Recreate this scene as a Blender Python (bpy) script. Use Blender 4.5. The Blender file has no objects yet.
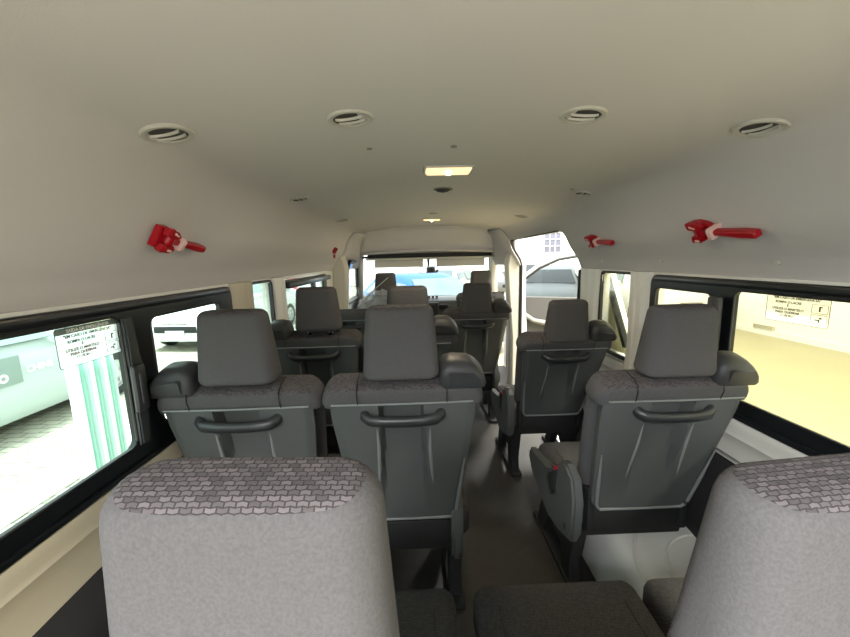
import bpy, bmesh, math, random
from mathutils import Vector, Matrix
random.seed(7)
C = bpy.context.scene.collection
SC = bpy.context.scene
PI = math.pi

# ---------------------------------------------------------------- materials
def lin(r, g, b):
    f = lambda c: c/12.92 if c <= .04045 else ((c+.055)/1.055)**2.4
    return (f(r/255), f(g/255), f(b/255), 1)

def nodes(name):
    m = bpy.data.materials.new(name); m.use_nodes = True
    return m, m.node_tree, m.node_tree.nodes['Principled BSDF']

def mat(name, rgb, rough=.6, metal=0., noise=0., nscale=40., bump=0., bscale=200., spec=.5, coat=0.):
    m, t, p = nodes(name)
    col = lin(*rgb)
    p.inputs['Base Color'].default_value = col
    p.inputs['Roughness'].default_value = rough
    p.inputs['Metallic'].default_value = metal
    p.inputs['Specular IOR Level'].default_value = spec
    p.inputs['Coat Weight'].default_value = coat
    co = t.nodes.new('ShaderNodeTexCoord')
    if noise:
        n = t.nodes.new('ShaderNodeTexNoise'); n.inputs['Scale'].default_value = nscale
        n.inputs['Detail'].default_value = 4
        t.links.new(co.outputs['Object'], n.inputs['Vector'])
        r = t.nodes.new('ShaderNodeValToRGB')
        r.color_ramp.elements[0].position = .3; r.color_ramp.elements[1].position = .7
        r.color_ramp.elements[0].color = [c*(1-noise) for c in col[:3]]+[1]
        r.color_ramp.elements[1].color = [min(1, c*(1+noise)) for c in col[:3]]+[1]
        t.links.new(n.outputs['Fac'], r.inputs['Fac'])
        t.links.new(r.outputs['Color'], p.inputs['Base Color'])
    if bump:
        n = t.nodes.new('ShaderNodeTexNoise'); n.inputs['Scale'].default_value = bscale
        n.inputs['Detail'].default_value = 2
        t.links.new(co.outputs['Object'], n.inputs['Vector'])
        b = t.nodes.new('ShaderNodeBump'); b.inputs['Strength'].default_value = bump
        b.inputs['Distance'].default_value = .002
        t.links.new(n.outputs['Fac'], b.inputs['Height'])
        t.links.new(b.outputs['Normal'], p.inputs['Normal'])
    return m

def woven(name, c1, c2, sx, sy, gap=.25, zig=.25):
    """chevron / dash weave from brick texture on (x, z-y)"""
    m, t, p = nodes(name); N = t.nodes; Lk = t.links
    co = N.new('ShaderNodeTexCoord'); sp = N.new('ShaderNodeSeparateXYZ')
    Lk.new(co.outputs['Object'], sp.inputs[0])
    s = N.new('ShaderNodeMath'); s.operation = 'ADD'
    Lk.new(sp.outputs['Z'], s.inputs[0]); Lk.new(sp.outputs['Y'], s.inputs[1])
    cb = N.new('ShaderNodeCombineXYZ')
    w = N.new('ShaderNodeMath'); w.operation = 'PINGPONG'; w.inputs[1].default_value = sx*.5
    Lk.new(sp.outputs['X'], w.inputs[0])
    k = N.new('ShaderNodeMath'); k.operation = 'MULTIPLY_ADD'; k.inputs[1].default_value = zig
    Lk.new(w.outputs[0], k.inputs[0]); Lk.new(s.outputs[0], k.inputs[2])
    Lk.new(sp.outputs['X'], cb.inputs['X']); Lk.new(k.outputs[0], cb.inputs['Y'])
    b = N.new('ShaderNodeTexBrick')
    b.inputs['Scale'].default_value = 100.0
    b.inputs['Brick Width'].default_value = sx*100; b.inputs['Row Height'].default_value = sy*100
    b.inputs['Mortar Size'].default_value = min(.10, sy*gap*100); b.inputs['Mortar Smooth'].default_value = .6
    b.inputs['Color1'].default_value = lin(*c1)
    b.inputs['Color2'].default_value = lin(*[x*.66 for x in c1])
    b.inputs['Mortar'].default_value = lin(*c2)
    Lk.new(cb.outputs[0], b.inputs['Vector'])
    Lk.new(b.outputs['Color'], p.inputs['Base Color'])
    bp = N.new('ShaderNodeBump'); bp.inputs['Strength'].default_value = .5; bp.inputs['Distance'].default_value = .002
    Lk.new(b.outputs['Fac'], bp.inputs['Height']); Lk.new(bp.outputs['Normal'], p.inputs['Normal'])
    p.inputs['Roughness'].default_value = .9
    return m

def glass_mat(name, tint, gloss=.06):
    m = bpy.data.materials.new(name); m.use_nodes = True; t = m.node_tree
    for n in list(t.nodes): t.nodes.remove(n)
    o = t.nodes.new('ShaderNodeOutputMaterial'); tr = t.nodes.new('ShaderNodeBsdfTransparent')
    tr.inputs[0].default_value = (*tint, 1)
    g = t.nodes.new('ShaderNodeBsdfGlossy'); g.inputs['Roughness'].default_value = .02
    mx = t.nodes.new('ShaderNodeMixShader'); fr = t.nodes.new('ShaderNodeLayerWeight')
    fr.inputs['Blend'].default_value = .12
    mul = t.nodes.new('ShaderNodeMath'); mul.operation = 'MULTIPLY_ADD'
    mul.inputs[1].default_value = .5; mul.inputs[2].default_value = gloss*.3
    t.links.new(fr.outputs['Fresnel'], mul.inputs[0])
    t.links.new(mul.outputs[0], mx.inputs[0]); t.links.new(tr.outputs[0], mx.inputs[1])
    t.links.new(g.outputs[0], mx.inputs[2]); t.links.new(mx.outputs[0], o.inputs[0])
    return m

def emit_mat(name, rgb, s):
    m, t, p = nodes(name)
    p.inputs['Base Color'].default_value = (*rgb, 1)
    p.inputs['Emission Color'].default_value = (*rgb, 1)
    p.inputs['Emission Strength'].default_value = s
    return m

M = {}
M['liner'] = mat('headliner_felt', (199, 196, 197), .95, bump=.15, bscale=500, spec=.1)
M['liner_white'] = mat('liner_plastic', (208, 205, 195), .6)
M['paint'] = mat('white_body_paint', (236, 235, 230), .35, spec=.5)
M['beige'] = mat('beige_trim', (196, 188, 168), .55, bump=.1, bscale=300)
M['greytrim'] = mat('light_grey_trim', (205, 203, 196), .5)
M['rubber'] = mat('black_rubber', (22, 24, 26), .42)
M['blackpaint'] = mat('black_frame', (17, 20, 23), .3)
M['matteblack'] = mat('matte_black', (24, 25, 26), .7)
M['plastic'] = mat('grey_seat_plastic', (80, 83, 83), .5, bump=.2, bscale=700)
M['plastic_highlight'] = mat('grey_seat_plastic_highlight', (124, 128, 128), .32)  # lip, ribs and piping coloured lighter to paint in their highlights
M['plasticdark'] = mat('dark_grey_plastic', (56, 58, 60), .42, bump=.1, bscale=600)
M['guide'] = mat('belt_guide_plastic', (52, 53, 55), .48, bump=.1, bscale=600, spec=.4)
M['handle'] = mat('handle_plastic', (44, 46, 48), .36)
M['felt'] = mat('grey_seat_felt', (81, 81, 82), .95, noise=.12, nscale=260, bump=.35, bscale=420, spec=.15)
M['weave'] = woven('patterned_seat_cloth', (95, 90, 92), (44, 40, 42), .0075, .0046, .16, .30)
M['fine'] = woven('fine_dotted_cloth', (80, 78, 79), (46, 45, 46), .0045, .0035, .25)
def headrest_mat():
    m = M['weave'].copy(); m.name = 'headrest_cloth'; t = m.node_tree; N = t.nodes; Lk = t.links
    p1 = N['Principled BSDF']; out = [n for n in N if n.type == 'OUTPUT_MATERIAL'][0]
    p2 = N.new('ShaderNodeBsdfPrincipled'); p2.inputs['Roughness'].default_value = .95; p2.inputs['Specular IOR Level'].default_value = .15
    co = N.new('ShaderNodeTexCoord'); ns = N.new('ShaderNodeTexNoise'); ns.inputs['Scale'].default_value = 420; ns.inputs['Detail'].default_value = 3
    Lk.new(co.outputs['Object'], ns.inputs['Vector'])
    rp = N.new('ShaderNodeValToRGB'); c = lin(82, 81, 82); rp.color_ramp.elements[0].position = .3; rp.color_ramp.elements[1].position = .7
    rp.color_ramp.elements[0].color = [x*.88 for x in c[:3]]+[1]; rp.color_ramp.elements[1].color = [x*1.12 for x in c[:3]]+[1]
    Lk.new(ns.outputs['Fac'], rp.inputs['Fac']); Lk.new(rp.outputs['Color'], p2.inputs['Base Color'])
    bp = N.new('ShaderNodeBump'); bp.inputs['Strength'].default_value = .3; bp.inputs['Distance'].default_value = .001
    Lk.new(ns.outputs['Fac'], bp.inputs['Height']); Lk.new(bp.outputs['Normal'], p2.inputs['Normal'])
    sp = N.new('ShaderNodeSeparateXYZ'); Lk.new(co.outputs['Object'], sp.inputs[0])
    def mth(op, a, b):
        n = N.new('ShaderNodeMath'); n.operation = op
        for i, v in enumerate((a, b)):
            if isinstance(v, (int, float)): n.inputs[i].default_value = v
            else: Lk.new(v, n.inputs[i])
        return n.outputs[0]
    x4 = mth('POWER', mth('DIVIDE', mth('ABSOLUTE', sp.outputs['X'], 0), .092), 3.0)
    top = mth('GREATER_THAN', mth('SUBTRACT', sp.outputs['Z'], mth('MULTIPLY', x4, .006)), .1972)
    front = mth('GREATER_THAN', sp.outputs['Y'], .028)
    mk = mth('MAXIMUM', top, front)
    mx = N.new('ShaderNodeMixShader'); Lk.new(mk, mx.inputs[0]); Lk.new(p2.outputs[0], mx.inputs[1]); Lk.new(p1.outputs[0], mx.inputs[2]); Lk.new(mx.outputs[0], out.inputs['Surface'])
    return m
M['hrcloth'] = headrest_mat()
M['floor'] = mat('dark_vinyl_floor', (58, 56, 54), .5, noise=.12, nscale=30, bump=.1, bscale=150)
M['lowerwall'] = mat('dark_lower_wall', (36, 36, 38), .8)
M['metal'] = mat('chrome', (200, 200, 200), .2, 1.)
M['red'] = mat('red_plastic', (168, 10, 28), .3, spec=.5)
M['whitetape'] = mat('white_band', (235, 200, 195), .5)
M['ventring'] = mat('vent_white_plastic', (184, 182, 175), .45)
M['ventdark'] = mat('vent_inside', (46, 46, 46), .6)
M['ventclip'] = mat('grey_clip', (128, 125, 118), .5)
M['glassL'] = glass_mat('tinted_window_glass', (.86, .97, .925))
M['glassR'] = glass_mat('green_tinted_glass', (.95, .97, .89))
M['glassF'] = glass_mat('windshield_glass', (.90, .97, .96))
M['screw'] = mat('screw', (60, 60, 60), .4, .6)

# ---------------------------------------------------------------- geometry helpers
def NB(): return bmesh.new()

def obj(name, bm, m, parent=None, smooth=35, loc=None, rot=None, bevel=0, seg=2):
    me = bpy.data.meshes.new(name)
    bmesh.ops.recalc_face_normals(bm, faces=bm.faces[:])
    bm.to_mesh(me); bm.free()
    return link(name, me, m, parent, smooth, loc, rot, bevel, seg)

def link(name, me, m=None, parent=None, smooth=35, loc=None, rot=None, bevel=0, seg=2):
    if m is not None and not me.materials:
        for x in (m if isinstance(m, (list, tuple)) else [m]): me.materials.append(x)
        if smooth:
            me.shade_smooth(); me.set_sharp_from_angle(angle=math.radians(smooth))
    o = bpy.data.objects.new(name, me); C.objects.link(o)
    if parent: o.parent = parent
    if loc: o.location = loc
    if rot: o.rotation_euler = rot
    if bevel:
        b = o.modifiers.new('bevel', 'BEVEL'); b.width = bevel; b.segments = seg; b.limit_method = 'ANGLE'
    return o

def tag(o, label, cat, group=None, kind=None):
    o['label'] = label; o['category'] = cat
    if group: o['group'] = group
    if kind: o['kind'] = kind
    return o

def thing(name, label, cat, loc=(0, 0, 0), rotz=0, group=None):
    o = bpy.data.objects.new(name, None); C.objects.link(o)
    o.empty_display_size = .05
    o.location = loc; o.rotation_euler = (0, 0, rotz)
    return tag(o, label, cat, group)

def struct(o, label=None):
    o['kind'] = 'structure'
    if label: o['label'] = label
    return o

def box(bm, c, s, Mx=None, bev=0, seg=2):
    r = bmesh.ops.create_cube(bm, size=1)
    vs = r['verts']
    for v in vs: v.co = Vector((c[0]+v.co.x*s[0], c[1]+v.co.y*s[1], c[2]+v.co.z*s[2]))
    if bev:
        es = list({e for v in vs for e in v.link_edges})
        rb = bmesh.ops.bevel(bm, geom=es, offset=bev, segments=seg, affect='EDGES', profile=.5)
        vs = list({v for f in rb['faces'] for v in f.verts} | {v for v in vs if v.is_valid})
    if Mx: bmesh.ops.transform(bm, matrix=Mx, verts=vs)
    return vs

def loft(bm, loops, cap=True, mats=None):
    rings = [[bm.verts.new(p) for p in L] for L in loops]
    n = len(rings[0]); fs = []
    for a, b in zip(rings, rings[1:]):
        for i in range(n):
            fs.append(bm.faces.new((a[i], a[(i+1) % n], b[(i+1) % n], b[i])))
    if cap:
        fs.append(bm.faces.new(rings[0][::-1])); fs.append(bm.faces.new(rings[-1]))
    return fs, rings

def sheet(bm, rows):
    R = [[bm.verts.new(p) for p in r] for r in rows]
    for a, b in zip(R, R[1:]):
        for i in range(len(a)-1): bm.faces.new((a[i], a[i+1], b[i+1], b[i]))
    return R

def tube(bm, pts, r, n=10, closed=False, flat=1.0, up=Vector((0, 0, 1))):
    pts = [Vector(p) for p in pts]; loops = []
    N = len(pts)
    for i, p in enumerate(pts):
        if closed: d = pts[(i+1) % N]-pts[i-1]
        else: d = pts[min(i+1, N-1)]-pts[max(i-1, 0)]
        d.normalize()
        u = up if abs(d.dot(up)) < .95 else Vector((1, 0, 0))
        a = d.cross(u).normalized(); b = a.cross(d).normalized()
        rr = r[i] if isinstance(r, (list, tuple)) else r
        loops.append([p+a*math.cos(2*PI*k/n)*rr+b*math.sin(2*PI*k/n)*rr*flat for k in range(n)])
    if closed: loops.append(loops[0])
    if closed:
        rings = [[bm.verts.new(q) for q in L] for L in loops[:-1]]
        for a, b in zip(rings, rings[1:]+rings[:1]):
            for k in range(n): bm.faces.new((a[k], a[(k+1) % n], b[(k+1) % n], b[k]))
    else: loft(bm, loops)

def lathe(bm, prof, n=24, Mx=None, cap=False):
    loops = [[(r*math.cos(2*PI*k/n), r*math.sin(2*PI*k/n), z) for k in range(n)] for r, z in prof]
    before = set(bm.verts)
    loft(bm, loops, cap)
    if Mx: bmesh.ops.transform(bm, matrix=Mx, verts=[v for v in bm.verts if v not in before])

def prism(bm, poly, axis, a, b, bev=0):
    """poly in the two other axes; axis 0: (y,z), 1: (x,z), 2: (x,y)"""
    def P(u, v, w): return {0: (w, u, v), 1: (u, w, v), 2: (u, v, w)}[axis]
    loops = [[P(u, v, a) for u, v in poly], [P(u, v, b) for u, v in poly]]
    fs, rings = loft(bm, loops)
    if bev:
        es = list({e for R in rings for v in R for e in v.link_edges if all(w in R for w in e.verts)})
        bmesh.ops.bevel(bm, geom=es, offset=bev, segments=2, affect='EDGES')

def rr(w, d, r, n=5, cx=0, cy=0):
    """rounded rectangle loop, counter-clockwise"""
    r = min(r, w/2-1e-4, d/2-1e-4); out = []
    for sx, sy, a0 in ((1, -1, -PI/2), (1, 1, 0), (-1, 1, PI/2), (-1, -1, PI)):
        for k in range(n+1):
            a = a0+k*PI/2/n
            out.append((cx+sx*(w/2-r)+r*math.cos(a), cy+sy*(d/2-r)+r*math.sin(a)))
    return out

def pillow(w0, w1, d0, d1, h, r, corner=.03, flat=0.0, n=6, topr=None):
    """upright cushion: rounded ends top and bottom; widths/depths from bottom to top"""
    tr = topr or r
    lv = []
    for k in range(6):
        a = PI/2*k/5; lv.append((r*(1-math.sin(a)), r*(1-math.cos(a))))
    lv = [(r-r*math.sin(PI/2*k/5) if False else r*(1-math.cos(PI/2*k/5)), r*(1-math.sin(PI/2*k/5))) for k in range(6)]
    tv = [(h-tr*(1-math.sin(PI/2*k/5)), tr*(1-math.cos(PI/2*k/5))) for k in range(6)]
    mids = [(r+(h-r-tr)*k/4, 0) for k in range(1, 4)]
    loops = []
    for z, ins in lv+mids+tv:
        f = z/h; w = w0+(w1-w0)*f; d = d0+(d1-d0)*f
        loops.append([(x, y, z) for x, y in rr(w-2*ins, max(d-2*ins*.9, .01), max(corner-ins*.5, .006), n)])
    return loops

def bool_cut(o, cutters):
    """cut shapes away from o and drop the cutters"""
    for c in cutters:
        md = o.modifiers.new('cut', 'BOOLEAN'); md.object = c; md.operation = 'DIFFERENCE'; md.solver = 'EXACT'
    dg = bpy.context.evaluated_depsgraph_get(); dg.update()
    me = bpy.data.meshes.new_from_object(o.evaluated_get(dg))
    o.modifiers.clear(); old = o.data; o.data = me; me.name = old.name
    me.shade_smooth(); me.set_sharp_from_angle(angle=math.radians(35))
    return o

def cutter(c, w, h, r, depth, n=6):
    """rounded rectangle block in the y-z plane, running along x"""
    bm = NB(); lp = rr(w, h, r, n, c[1], c[2])
    loft(bm, [[(c[0]-depth, y, z) for y, z in lp], [(c[0]+depth, y, z) for y, z in lp]])
    return obj('cutter', bm, M['rubber'], smooth=0)

def drop(os):
    for o in os: bpy.data.objects.remove(o, do_unlink=True)

# ---------------------------------------------------------------- camera and render look
cam = bpy.data.cameras.new('camera'); co = bpy.data.objects.new('camera', cam); C.objects.link(co)
yaw, pitch, roll = [math.radians(a) for a in (1.31, 9.16, 1.44)]
fwd = Vector((math.sin(yaw)*math.cos(pitch), math.cos(yaw)*math.cos(pitch), -math.sin(pitch)))
right = Vector((math.cos(yaw), -math.sin(yaw), 0)); up = right.cross(fwd)
r2 = right*math.cos(roll)-up*math.sin(roll); u2 = up*math.cos(roll)+right*math.sin(roll)
mx = Matrix((r2, u2, -fwd)).transposed().to_4x4(); mx.translation = (-.128, 0, 1.28)
co.matrix_world = mx
cam.sensor_fit = 'HORIZONTAL'; cam.sensor_width = 36; cam.lens = 36*370/850
cam.clip_start = .02; cam.clip_end = 200
SC.camera = co
SC.view_settings.view_transform = 'Standard'; SC.view_settings.look = 'None'
SC.view_settings.gamma = 1; SC.view_settings.use_curve_mapping = False
SC.view_settings.exposure = 0.58
SC.cycles.use_denoising = True
SC.cycles.max_bounces = 10; SC.cycles.diffuse_bounces = 6; SC.cycles.transparent_max_bounces = 16
SC.cycles.caustics_reflective = False; SC.cycles.caustics_refractive = False
SC.cycles.sample_clamp_indirect = 6

w = bpy.data.worlds.new('sky'); SC.world = w; w.use_nodes = True
bg = w.node_tree.nodes['Background']
bg.inputs[0].default_value = (.94, .975, 1, 1); bg.inputs[1].default_value = 2.0
sl = bpy.data.lights.new('sun', 'SUN'); sl.energy = 7; sl.angle = .25; sl.color = (1, .99, .98)
so_ = bpy.data.objects.new('sun', sl); C.objects.link(so_); so_.rotation_euler = (math.radians(18), math.radians(-8), 0)
ll = bpy.data.lights.new('rear_fill_light', 'AREA'); ll.energy = 110; ll.shape = 'RECTANGLE'; ll.size = 1.2; ll.size_y = .5  # added area lamp behind the camera, brightens the last row of headrests
lo = bpy.data.objects.new('rear_fill_light', ll); C.objects.link(lo); lo.location = (-1.0, -1.4, 2.1)
lo.rotation_euler = (Vector((-.1, .3, .9))-lo.location).to_track_quat('-Z', 'Y').to_euler()

# ---------------------------------------------------------------- van shell
XW = .88
HL = [(.905, 1.185), (.893, 1.197), (.884, 1.215), (.868, 1.255), (.838, 1.30), (.806, 1.352), (.782, 1.42), (.753, 1.48), (.715, 1.524), (.665, 1.549),
      (.56, 1.568), (.45, 1.583), (.265, 1.598), (.13, 1.603), (0, 1.605)]
def hlx(z):
    for (x0, z0), (x1, z1) in zip(HL, HL[1:]):
        if z0 <= z <= z1: return x0+(x1-x0)*(z-z0)/(z1-z0)
    return HL[0][0] if z < HL[0][1] else 0
def hl_point(x):
    ax = abs(x)
    for (x0, z0), (x1, z1) in zip(HL, HL[1:]):
        if x1 <= ax <= x0:
            f = (ax-x0)/(x1-x0); z = z0+(z1-z0)*f
            t = Vector((x1-x0, 0, z1-z0)).normalized()
            nrm = Vector((-t.z, 0, t.x)) # towards inside
            if nrm.z > 0: nrm = -nrm
            if ax < .02: nrm = Vector((0, 0, -1))
            nrm.x *= 1 if x > 0 else -1
            if x > 0 and nrm.x > 0 or x < 0 and nrm.x < 0: nrm.x = -nrm.x
            return z, nrm
    return HL[-1][1], Vector((0, 0, -1))
def liner_mx(x, y, z=None):
    """frame whose +z points into the cabin from the headliner at (x, y)"""
    if z is not None: x = math.copysign(hlx(z), x)
    zz, n = hl_point(x)
    yv = Vector((0, 1, 0)); xv = yv.cross(n).normalized()
    m = Matrix((xv, yv, n)).transposed().to_4x4(); m.translation = (x, y, zz)
    return m

def smooth_profile(P, sub=4):
    out = []
    for i in range(len(P)-1):
        p0 = Vector(P[max(i-1, 0)]); p1 = Vector(P[i]); p2 = Vector(P[i+1]); p3 = Vector(P[min(i+2, len(P)-1)])
        for k in range(sub):
            t = k/sub
            out.append(.5*((2*p1)+(p2-p0)*t+(2*p0-5*p1+4*p2-p3)*t*t+(3*p1-p0-3*p2+p3)*t**3))
    out.append(Vector(P[-1])); return out
half = smooth_profile(HL)
full = [(p.x, p.y) for p in half]+[(-p.x, p.y) for p in half[-2::-1]]

bm = NB()
ys = [-.45+.1*k for k in range(43)]
outer = [(x*1.02+(.03 if x > .6 else -.03 if x < -.6 else 0), z+.03) for x, z in full]
ring = full+outer[::-1]
ys = [-.45, 0, .5, 1, 1.5, 2.0, 2.5, 3.0, 3.5, 3.86]
loft(bm, [[(x*(1 if y < 3.3 else 1-(y-3.3)*.12), y, z) for x, z in ring] for y in ys])
ceiling = obj('ceiling', bm, M['liner'])
bm = NB()   # opening for the sliding door, with rounded upper corners
lp = rr(1.285, 2.0, .09, 8, 2.265+.6425, .432)
loft(bm, [[(.58, y, z) for y, z in lp], [(1.2, y, z) for y, z in lp]])
doorcut = obj('cutter', bm, M['rubber'], smooth=0)
bool_cut(ceiling, [doorcut])
struct(ceiling, 'pale beige felt headliner with curved sides')

# floor of the van
bm = NB(); box(bm, (0, 1.9, -.03), (1.80, 4.7, .06)); box(bm, (0, 4.32, -.03), (1.5, .5, .06))
struct(obj('floor', bm, M['floor']), 'dark grey vinyl van floor')

# side walls
def wall(s, y0, y1, z0=-.3):
    bm = NB()
    prof = [(.895, z0), (.905, .35), (.90, .60), (.885, .80), (.882, 1.2)]
    inn = [(s*x, z) for x, z in prof]; out = [(s*(x+.05), z) for x, z in prof]
    lp = inn+out[::-1]
    loft(bm, [[(x, y, z) for x, z in lp] for y in (y0, 1, 2, 3, y1)])
    return bm
wl = obj('wall_left', wall(-1, -.45, 3.5), M['paint'])
cs = [cutter((-.9, .68, .97), 1.66, .44, .05, .2), cutter((-.9, 1.797, .98), .33, .42, .06, .2), cutter((-.9, 2.61, .975), 1.08, .41, .06, .2)]
bool_cut(wl, cs); drop(cs); struct(wl, 'white painted left side wall of the van')
wr = obj('wall_right', wall(1, -.45, 3.7), M['paint'])
cs = [cutter((.9, .70, .97), 1.70, .44, .05, .2), cutter((.9, 1.80, .98), .40, .42, .05, .2)]
bool_cut(wr, cs+[doorcut]); drop(cs); struct(wr, 'white painted right side wall of the van')
drop([doorcut])

# beige trim strips below the windows and dark lower panels
def sill(s, name, m, y0, y1, zlo0, zlo1):
    bm = NB(); rows = []
    for k in range(20):
        y = y0+(y1-y0)*k/19; zl = zlo0+(zlo1-zlo0)*k/19
        pr = [(.868, .752), (.862, .735), (.866, .715), (.861, .702), (.868, .686), (.872, .66), (.868, zl+.01), (.875, zl), (.91, zl), (.905, .752)]
        rows.append([(s*x, y, z) for x, z in pr])
    loft(bm, rows); return struct(obj(name, bm, m))
sill(-1, 'trim_1', M['beige'], -.4, 2.2, .56, .63)
sill(1, 'trim_2', M['greytrim'], -.4, 2.2, .62, .62)
for s, n in ((-1, 'wall_left_lower'), (1, 'wall_right_lower')):
    bm = NB(); box(bm, (s*.88, (-.4+(3.4 if s < 0 else 2.2))/2, .29), (.03, (3.8 if s < 0 else 2.6), .62), bev=.01)
    struct(obj(n, bm, M['lowerwall']))

# pillars
def pillar(name, s, ya, yb, depth, m, z0=.74, z1=1.2, ridge=True):
    bm = NB(); rows = []
    for z in [z0+(z1-z0)*k/8 for k in range(9)]:
        xo = .886; xi = xo-depth
        f = (z-z0)/(z1-z0); flare = .03*(1-f)**3+.02*f**4
        prof = [(xo, ya-flare), (xi+.02, ya-flare+.005), (xi, ya+.025), (xi, ya+(yb-ya)*.42), (xi+.008, ya+(yb-ya)*.5), (xi, ya+(yb-ya)*.58), (xi, yb-.025), (xi+.02, yb+flare-.005), (xo, yb+flare)]
        rows.append([(s*x, y, z) for x, y in prof])
    loft(bm, rows); return struct(obj(name, bm, m))
pillar('trim_3', -1, 1.53, 1.70, .03, M['beige'])
pillar('trim_4', -1, 1.965, 2.09, .04, M['paint'])
pillar('trim_5', 1, 1.565, 1.70, .03, M['paint'])
pillar('trim_6', 1, 2.0, 2.195, .035, M['paint'], .3, 1.2)
# B pillars of the cab
for s, n in ((-1, 'trim_7'), (1, 'trim_8')):
    bm = NB(); rows = []
    for z, xi in ((0, .80), (.5, .80), (.8, .775), (1.1, .755), (1.2, .75), (1.26, .76), (1.32, .78)):
        rows.append([(s*x, y+(.15 if s > 0 else 0), z) for x, y in ((xi+.12, 3.40), (xi+.02, 3.405), (xi, 3.43), (xi-.005, 3.50), (xi+.02, 3.55), (xi+.12, 3.55))])
    loft(bm, rows); struct(obj(n, bm, M['liner_white']))

# windows -------------------------------------------------------------
def window(name, s, y0, y1, z0, z1, panes, m, glass, label=None):
    """rubber frame with rounded holes, panes of glass in it"""
    root = bpy.data.objects.new(name, None); C.objects.link(root); root.location = (s*XW, (y0+y1)/2, z0)
    L = lambda o: setattr(o, 'matrix_parent_inverse', Matrix.Translation(-root.location))
    bm = NB(); lp = rr(y1-y0, z1-z0, .04, 6, (y0+y1)/2, (z0+z1)/2)
    loft(bm, [[(s*.874, y, z) for y, z in lp], [(s*.892, y, z) for y, z in lp]])
    f = obj('window_frame', bm, m); cs = [cutter((s*.88, (a+b)/2, (c+d)/2), b-a, d-c, .025, .1) for a, b, c, d in panes]
    bool_cut(f, cs); drop(cs); f.parent = root; L(f)
    for a, b, c, d in panes:
        bm = NB(); lp = rr(b-a-.004, d-c-.004, .024, 5, (a+b)/2, (c+d)/2)
        tube(bm, [(s*.875, y, z) for y, z in lp], .0035, 6, closed=True)
        g = obj('rubber_seal', bm, M['rubber'], root); L(g)
        bm = NB(); lp = rr(b-a+.01, d-c+.01, .02, 5, (a+b)/2, (c+d)/2)
        loft(bm, [[(s*.886, y, z) for y, z in lp], [(s*.889, y, z) for y, z in lp]])
        g = obj('glass_pane', bm, glass, root, smooth=0); L(g)
    struct(root, label); return root, L
W1, L1 = window('window_1', -1, -.15, 1.513, .745, 1.192, [(-.1, .938, .808, 1.160), (1.04, 1.42, .822, 1.140)], M['blackpaint'], M['glassL'], 'left rear window in black frame with two panes')
# upper rail and latch on the divider
bm = NB(); box(bm, (-.871, .68, 1.178), (.008, 1.62, .022), bev=.004); o = obj('upper_rail', bm, M['blackpaint'], W1); L1(o)
bm = NB(); box(bm, (-.871, .68, .762), (.008, 1.62, .016), bev=.004); o = obj('lower_rail', bm, M['blackpaint'], W1); L1(o)
bm = NB(); prism(bm, [(.955, .81), (.955, .90), (.962, .925), (.962, 1.0), (.955, 1.03), (.955, 1.15), (.985, 1.15), (.985, 1.05), (1.0, 1.02), (1.0, .93), (.985, .90), (.985, .81)], 0, -.876, -.862, .004)
bmesh.ops.translate(bm, vec=(0, -.018, 0), verts=bm.verts[:]); o = obj('divider_bar', bm, M['plasticdark'], W1); L1(o)
bm = NB(); box(bm, (-.858, .967, .965), (.016, .042, .125), bev=.008); box(bm, (-.852, .967, .965), (.012, .018, .085), bev=.006)
bmesh.ops.translate(bm, vec=(0, -.018, 0), verts=bm.verts[:]); o = obj('window_latch', bm, M['plasticdark'], W1); L1(o)
W4, L4 = window('window_4', 1, -.15, 1.555, .752, 1.192, [(-.1, 1.138, .815, 1.160), (1.223, 1.525, .83, 1.142)], M['blackpaint'], M['glassR'], 'right rear window in black frame with two panes')
bm = NB(); box(bm, (.871, .70, 1.178), (.008, 1.66, .022), bev=.004); o = obj('upper_rail', bm, M['blackpaint'], W4); L4(o)
bm = NB(); box(bm, (.871, .70, .768), (.008, 1.66, .016), bev=.004); o = obj('lower_rail', bm, M['blackpaint'], W4); L4(o)
bm = NB(); box(bm, (.85, 1.178, .985), (.02, .05, .30), bev=.008); box(bm, (.838, 1.172, .955), (.018, .035, .11), bev=.008)
o = obj('window_latch', bm, M['plasticdark'], W4); L4(o)
W2, L2 = window('window_2', -1, 1.635, 1.955, .77, 1.195, [(1.65, 1.942, .785, 1.188)], M['rubber'], M['glassL'])
W3, L3 = window('window_3', -1, 2.08, 3.14, .78, 1.178, [(2.10, 2.72, .80, 1.14), (2.78, 3.05, .80, 1.14)], M['rubber'], M['glassL'])
bm = NB(); box(bm, (-.85, 2.62, 1.15), (.03, 1.02, .035), bev=.006); o = obj('upper_rail', bm, M['blackpaint'], W3); L3(o)
W5, L5 = window('window_5', 1, 1.595, 1.998, .765, 1.195, [(1.61, 1.985, .78, 1.188)], M['rubber'], M['glassR'])

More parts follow.
